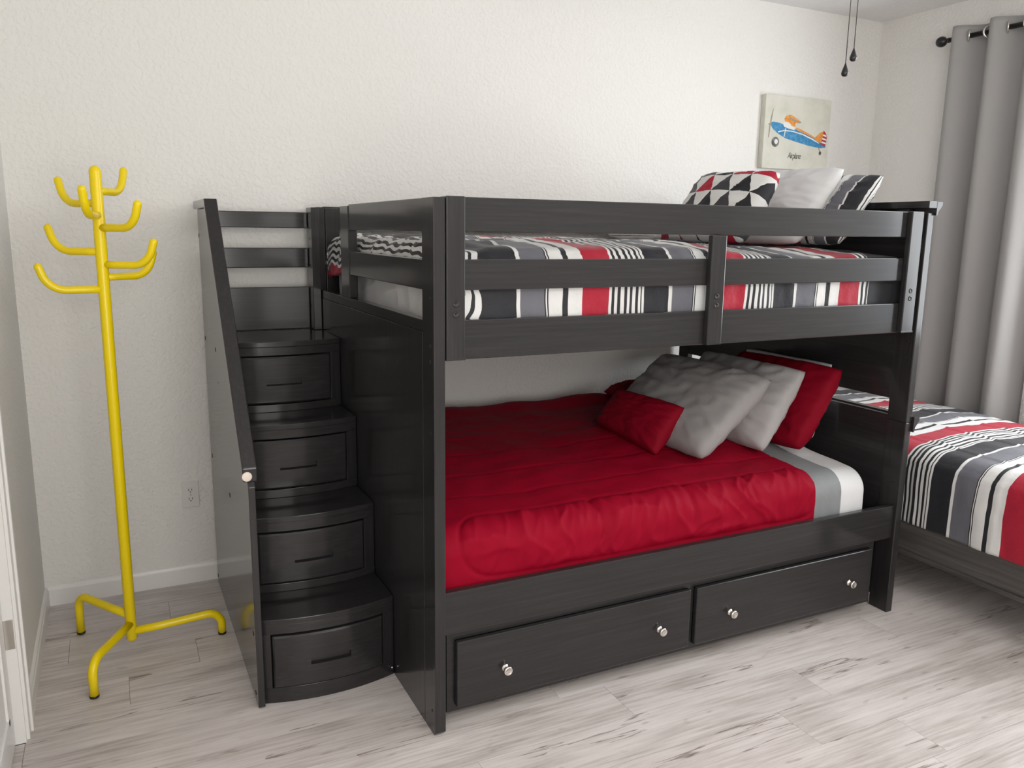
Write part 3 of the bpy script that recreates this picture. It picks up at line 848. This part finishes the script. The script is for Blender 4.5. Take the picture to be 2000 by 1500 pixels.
def ell(cx, cy, rx, ry, n=24, rot=0):
    return [(cx+rx*math.cos(2*PI*i/n)*math.cos(rot)-ry*math.sin(2*PI*i/n)*math.sin(rot), cy+rx*math.cos(2*PI*i/n)*math.sin(rot)+ry*math.sin(2*PI*i/n)*math.cos(rot)) for i in range(n)]
art('print_fuselage', [(.095, .375), (.13, .365), (.22, .372), (.32, .405), (.50, .45), (.66, .50), (.80, .56), (.90, .625), (.955, .635), (.95, .66), (.88, .675), (.70, .655), (.50, .615), (.32, .575), (.20, .515), (.13, .465), (.095, .415)], M_PBLUE, .0006)
art('print_stripe', [(.20, .49), (.30, .462), (.42, .466), (.58, .495), (.74, .55), (.84, .60), (.84, .612), (.73, .565), (.57, .508), (.42, .480), (.30, .476), (.21, .503)], M_PWHITE, .0010)
art('print_spine', [(.47, .42), (.52, .425), (.70, .495), (.82, .555), (.80, .562), (.66, .505), (.50, .455)], M_PORG, .0008)
art('print_wing', [(.29, .31), (.32, .265), (.37, .25), (.43, .27), (.54, .335), (.535, .352), (.46, .358), (.455, .41), (.40, .40), (.37, .355), (.30, .345)], M_PORG, .0010)
art('print_wing_edge', [(.36, .275), (.42, .305), (.545, .338), (.535, .352), (.44, .338), (.36, .30)], M_PBRONZE, .0013)
art('print_cockpit', [(.27, .375), (.31, .355), (.38, .37), (.45, .41), (.45, .455), (.36, .44), (.29, .42)], M_PWHITE, .0009)
art('print_strut', [(.31, .44), (.322, .44), (.305, .555), (.293, .56)], M_PWHITE, .0013)
art('print_fin', [(.76, .545), (.86, .455), (.905, .44), (.895, .53), (.86, .60), (.80, .575)], M_PORG, .0010)
art('print_rudder', [(.905, .425), (.935, .45), (.965, .505), (.955, .62), (.93, .65), (.865, .615), (.895, .53)], M_PRED, .0010)
for i, (y0) in enumerate((.475, .525, .575)):
    art('print_band', [(.905-.008*i, y0), (.955, y0+.018), (.957, y0+.040), (.897-.010*i, y0+.022)], M_PWHITE, .0013)
art('print_wheel', ell(.175, .635, .055, .068), M_PGREY, .0010); art('print_hub', ell(.185, .63, .026, .034), M_PWHITE, .0013)
art('print_tailwheel', ell(.875, .745, .018, .026), M_PDARK, .0010); art('print_tailstrut', [(.84, .67), (.855, .672), (.885, .735), (.87, .74)], M_PBRONZE, .0008)
art('print_spinner', [(.055, .395), (.10, .375), (.10, .415), (.075, .42)], M_PBRONZE, .0010)
art('print_propeller', [(.078, .38), (.088, .30), (.112, .19), (.118, .19), (.105, .30), (.094, .38)], M_PBRONZE, .0008)
art('print_propeller', [(.072, .415), (.088, .418), (.084, .50), (.070, .585), (.064, .58), (.068, .50)], M_PBRONZE, .0008)
def lettering(txt, px, py, size, name, mat, shear=.25):
    cu = bpy.data.curves.new(name, 'FONT'); cu.body = txt; cu.size = size; cu.shear = shear; cu.extrude = .0003; cu.space_character = .82
    ob = bpy.data.objects.new('tmp', cu); COL.objects.link(ob)
    dg_ = bpy.context.evaluated_depsgraph_get(); me = bpy.data.meshes.new_from_object(ob.evaluated_get(dg_))
    bpy.data.objects.remove(ob); bpy.data.curves.remove(cu)
    x, z = pxy(px, py)
    for v in me.vertices:
        a, b, c = v.co; v.co = Vector((x+a*.85, AY-.0006-c, z+b*1.12))
    me.name = name; me.materials.clear()
    return link(name, me, mat, cv)
lettering('Airplane', .375, .845, .042, 'lettering', M_PDARK)

# ------------------------------------------------------------------ curtain and rod
RX, RZ = 3.285, 2.545
cr = thing('curtain_rod', (RX, -.5, RZ), 'dark bronze curtain rod with ball finial above the grey curtain', 'curtain rod')
tube('rod', [(RX, .985, RZ), (RX, 0, RZ), (RX, -1.95, RZ)], .0125, M_BLACKMETAL, cr, 18)
def finial(y, s):
    lathe('finial', [(.0128, 0), (.0135, .006), (.0105, .012), (.0105, .018), (.016, .024), (.0225, .031), (.0265, .041), (.0272, .050), (.0255, .060), (.0195, .070), (.010, .0755), (.002, .0765)], (RX, y, RZ), (0, s, 0), M_BLACKMETAL, cr, 24)
finial(.972, 1); finial(-1.95, -1)
for y in (.50, -1.75):
    tube('bracket', [(RX, y, RZ-.010), (RX+.02, y, RZ-.020), (XR-.004, y, RZ-.020)], .006, M_BLACKMETAL, cr, 10)
    lathe('bracket_plate', [(.020, 0), (.020, .004), (.016, .006)], (XR, y, RZ-.020), (-1, 0, 0), M_BLACKMETAL, cr, 20)
cur = thing('curtain', (RX, .6, .05), 'long grey grommet curtain hanging at the right wall', 'curtain')
CP, CA = .205, .050
YC0, YC1 = .955, .36
def cur_x(y, z):
    ph = (YC0-y)/CP*2*PI
    h = (RZ+.06-z)/2.5
    am = CA*(1+.25*h)
    x = RX - am*math.sin(ph+.10) - .010*math.sin(2*ph+1.2+2.0*h)*h
    return x + .006*N3(y*7, z*1.2, 3)*h*2 - .012*h
def curt():
    nu, nv = 170, 90; z1, z0 = RZ+.052, .03
    def f(a, b):
        y = YC0+(YC1-YC0)*a; z = z1+(z0-z1)*b
        return Vector((cur_x(y, z), y + .006*N3(y*4, z*.9, 8)*b, z))
    o = grid_obj('fabric_panel', nu, nv, f, M_CURT, lambda a, b: (a, b), cur, .0025)
curt()
for i in range(5):
    y = YC0 - CP*(.5*(i+1)) + .006
    if y < YC1: break
    s = 1 if i % 2 == 0 else -1
    # ring lies in the cloth plane where it crosses the rod
    t_ = Vector((s*CA*2*PI/CP, 1, 0)).normalized(); nr = Vector((t_.y, -t_.x, 0))
    bm = bmesh.new(); c0 = Vector((cur_x(y, RZ), y, RZ)); nseg, R0 = 28, .0265
    rp = [c0 + t_*R0*math.cos(2*PI*q/nseg) + Vector((0, 0, 1))*R0*math.sin(2*PI*q/nseg) for q in range(nseg)]
    rings = []
    for q, pnt in enumerate(rp):
        e = (pnt-c0).normalized()
        rings.append([bm.verts.new(pnt + e*.0065*math.cos(2*PI*m/8) + nr*.0045*math.sin(2*PI*m/8)) for m in range(8)])
    for q in range(nseg):
        for m in range(8): bm.faces.new((rings[q][m], rings[(q+1) % nseg][m], rings[(q+1) % nseg][(m+1) % 8], rings[q][(m+1) % 8]))
    bmesh.ops.recalc_face_normals(bm, faces=bm.faces)
    bmobj('grommet', bm, M_NICKEL, cur, True)

# ------------------------------------------------------------------ ceiling fan (only its pull chains hang into the picture)
fx, fy2 = 1.415, -.150
fan = thing('ceiling_fan', (fx, fy2, ZC), 'two dark teardrop pull chains hanging from the ceiling fan near the picture', 'ceiling fan')
lathe('canopy', [(.062, 0), (.062, .012), (.045, .045), (.018, .060), (.018, .065)], (fx, fy2, ZC), (0, 0, -1), M_BLACKMETAL, fan, 28)
tube('downrod', [(fx, fy2, ZC-.05), (fx, fy2, ZC-.13)], .012, M_BLACKMETAL, fan, 14)
lathe('motor_housing', [(.03, 0), (.09, .012), (.115, .04), (.115, .10), (.085, .135), (.055, .150), (.055, .20), (.050, .215), (.02, .22)], (fx, fy2, ZC-.12), (0, 0, -1), M_BLACKMETAL, fan, 32)
for i in range(5):
    a = 2*PI*i/5+.3; u = Vector((math.cos(a), math.sin(a), 0)); v = Vector((-u.y, u.x, 0))
    bm = bmesh.new(); zb = ZC-.19; pr = [(.10, .035), (.20, .045), (.50, .065), (.545, .060), (.56, .035)]
    out = [(r_, w_) for r_, w_ in pr] + [(r_, -w_) for r_, w_ in reversed(pr)]
    lo = [bm.verts.new(Vector((fx, fy2, zb)) + u*r_ + v*w_ + Vector((0, 0, w_*.2))) for r_, w_ in out]
    hi = [bm.verts.new(q.co + Vector((0, 0, .007))) for q in lo]
    bm.faces.new(list(reversed(lo))); bm.faces.new(hi)
    for q in range(len(out)): bm.faces.new((lo[q], lo[(q+1) % len(out)], hi[(q+1) % len(out)], hi[q]))
    bmesh.ops.recalc_face_normals(bm, faces=bm.faces)
    bmobj('blade', bm, M_BLACKMETAL, fan)
for (x, y, zt, zb_) in ((1.394, -.110, 2.112, 2.070), (1.367, -.106, 2.064, 2.022)):
    ch = tube('pull_chain', [(x, y, zt-.002), (x, y, 2.30), (x+(fx-x)*.3, y+(fy2-y)*.3, ZC-.30)], .0013, M_BOLT, fan, 8)
    hgt = zt-zb_
    lathe('pendant', [(.0015, 0), (.0025, hgt*.10), (.0055, hgt*.30), (.0098, hgt*.58), (.0115, hgt*.74), (.0100, hgt*.89), (.0055, hgt*.98), (.001, hgt)], (x, y, zt), (0, 0, -1), M_BLACKMETAL, ch, 20)
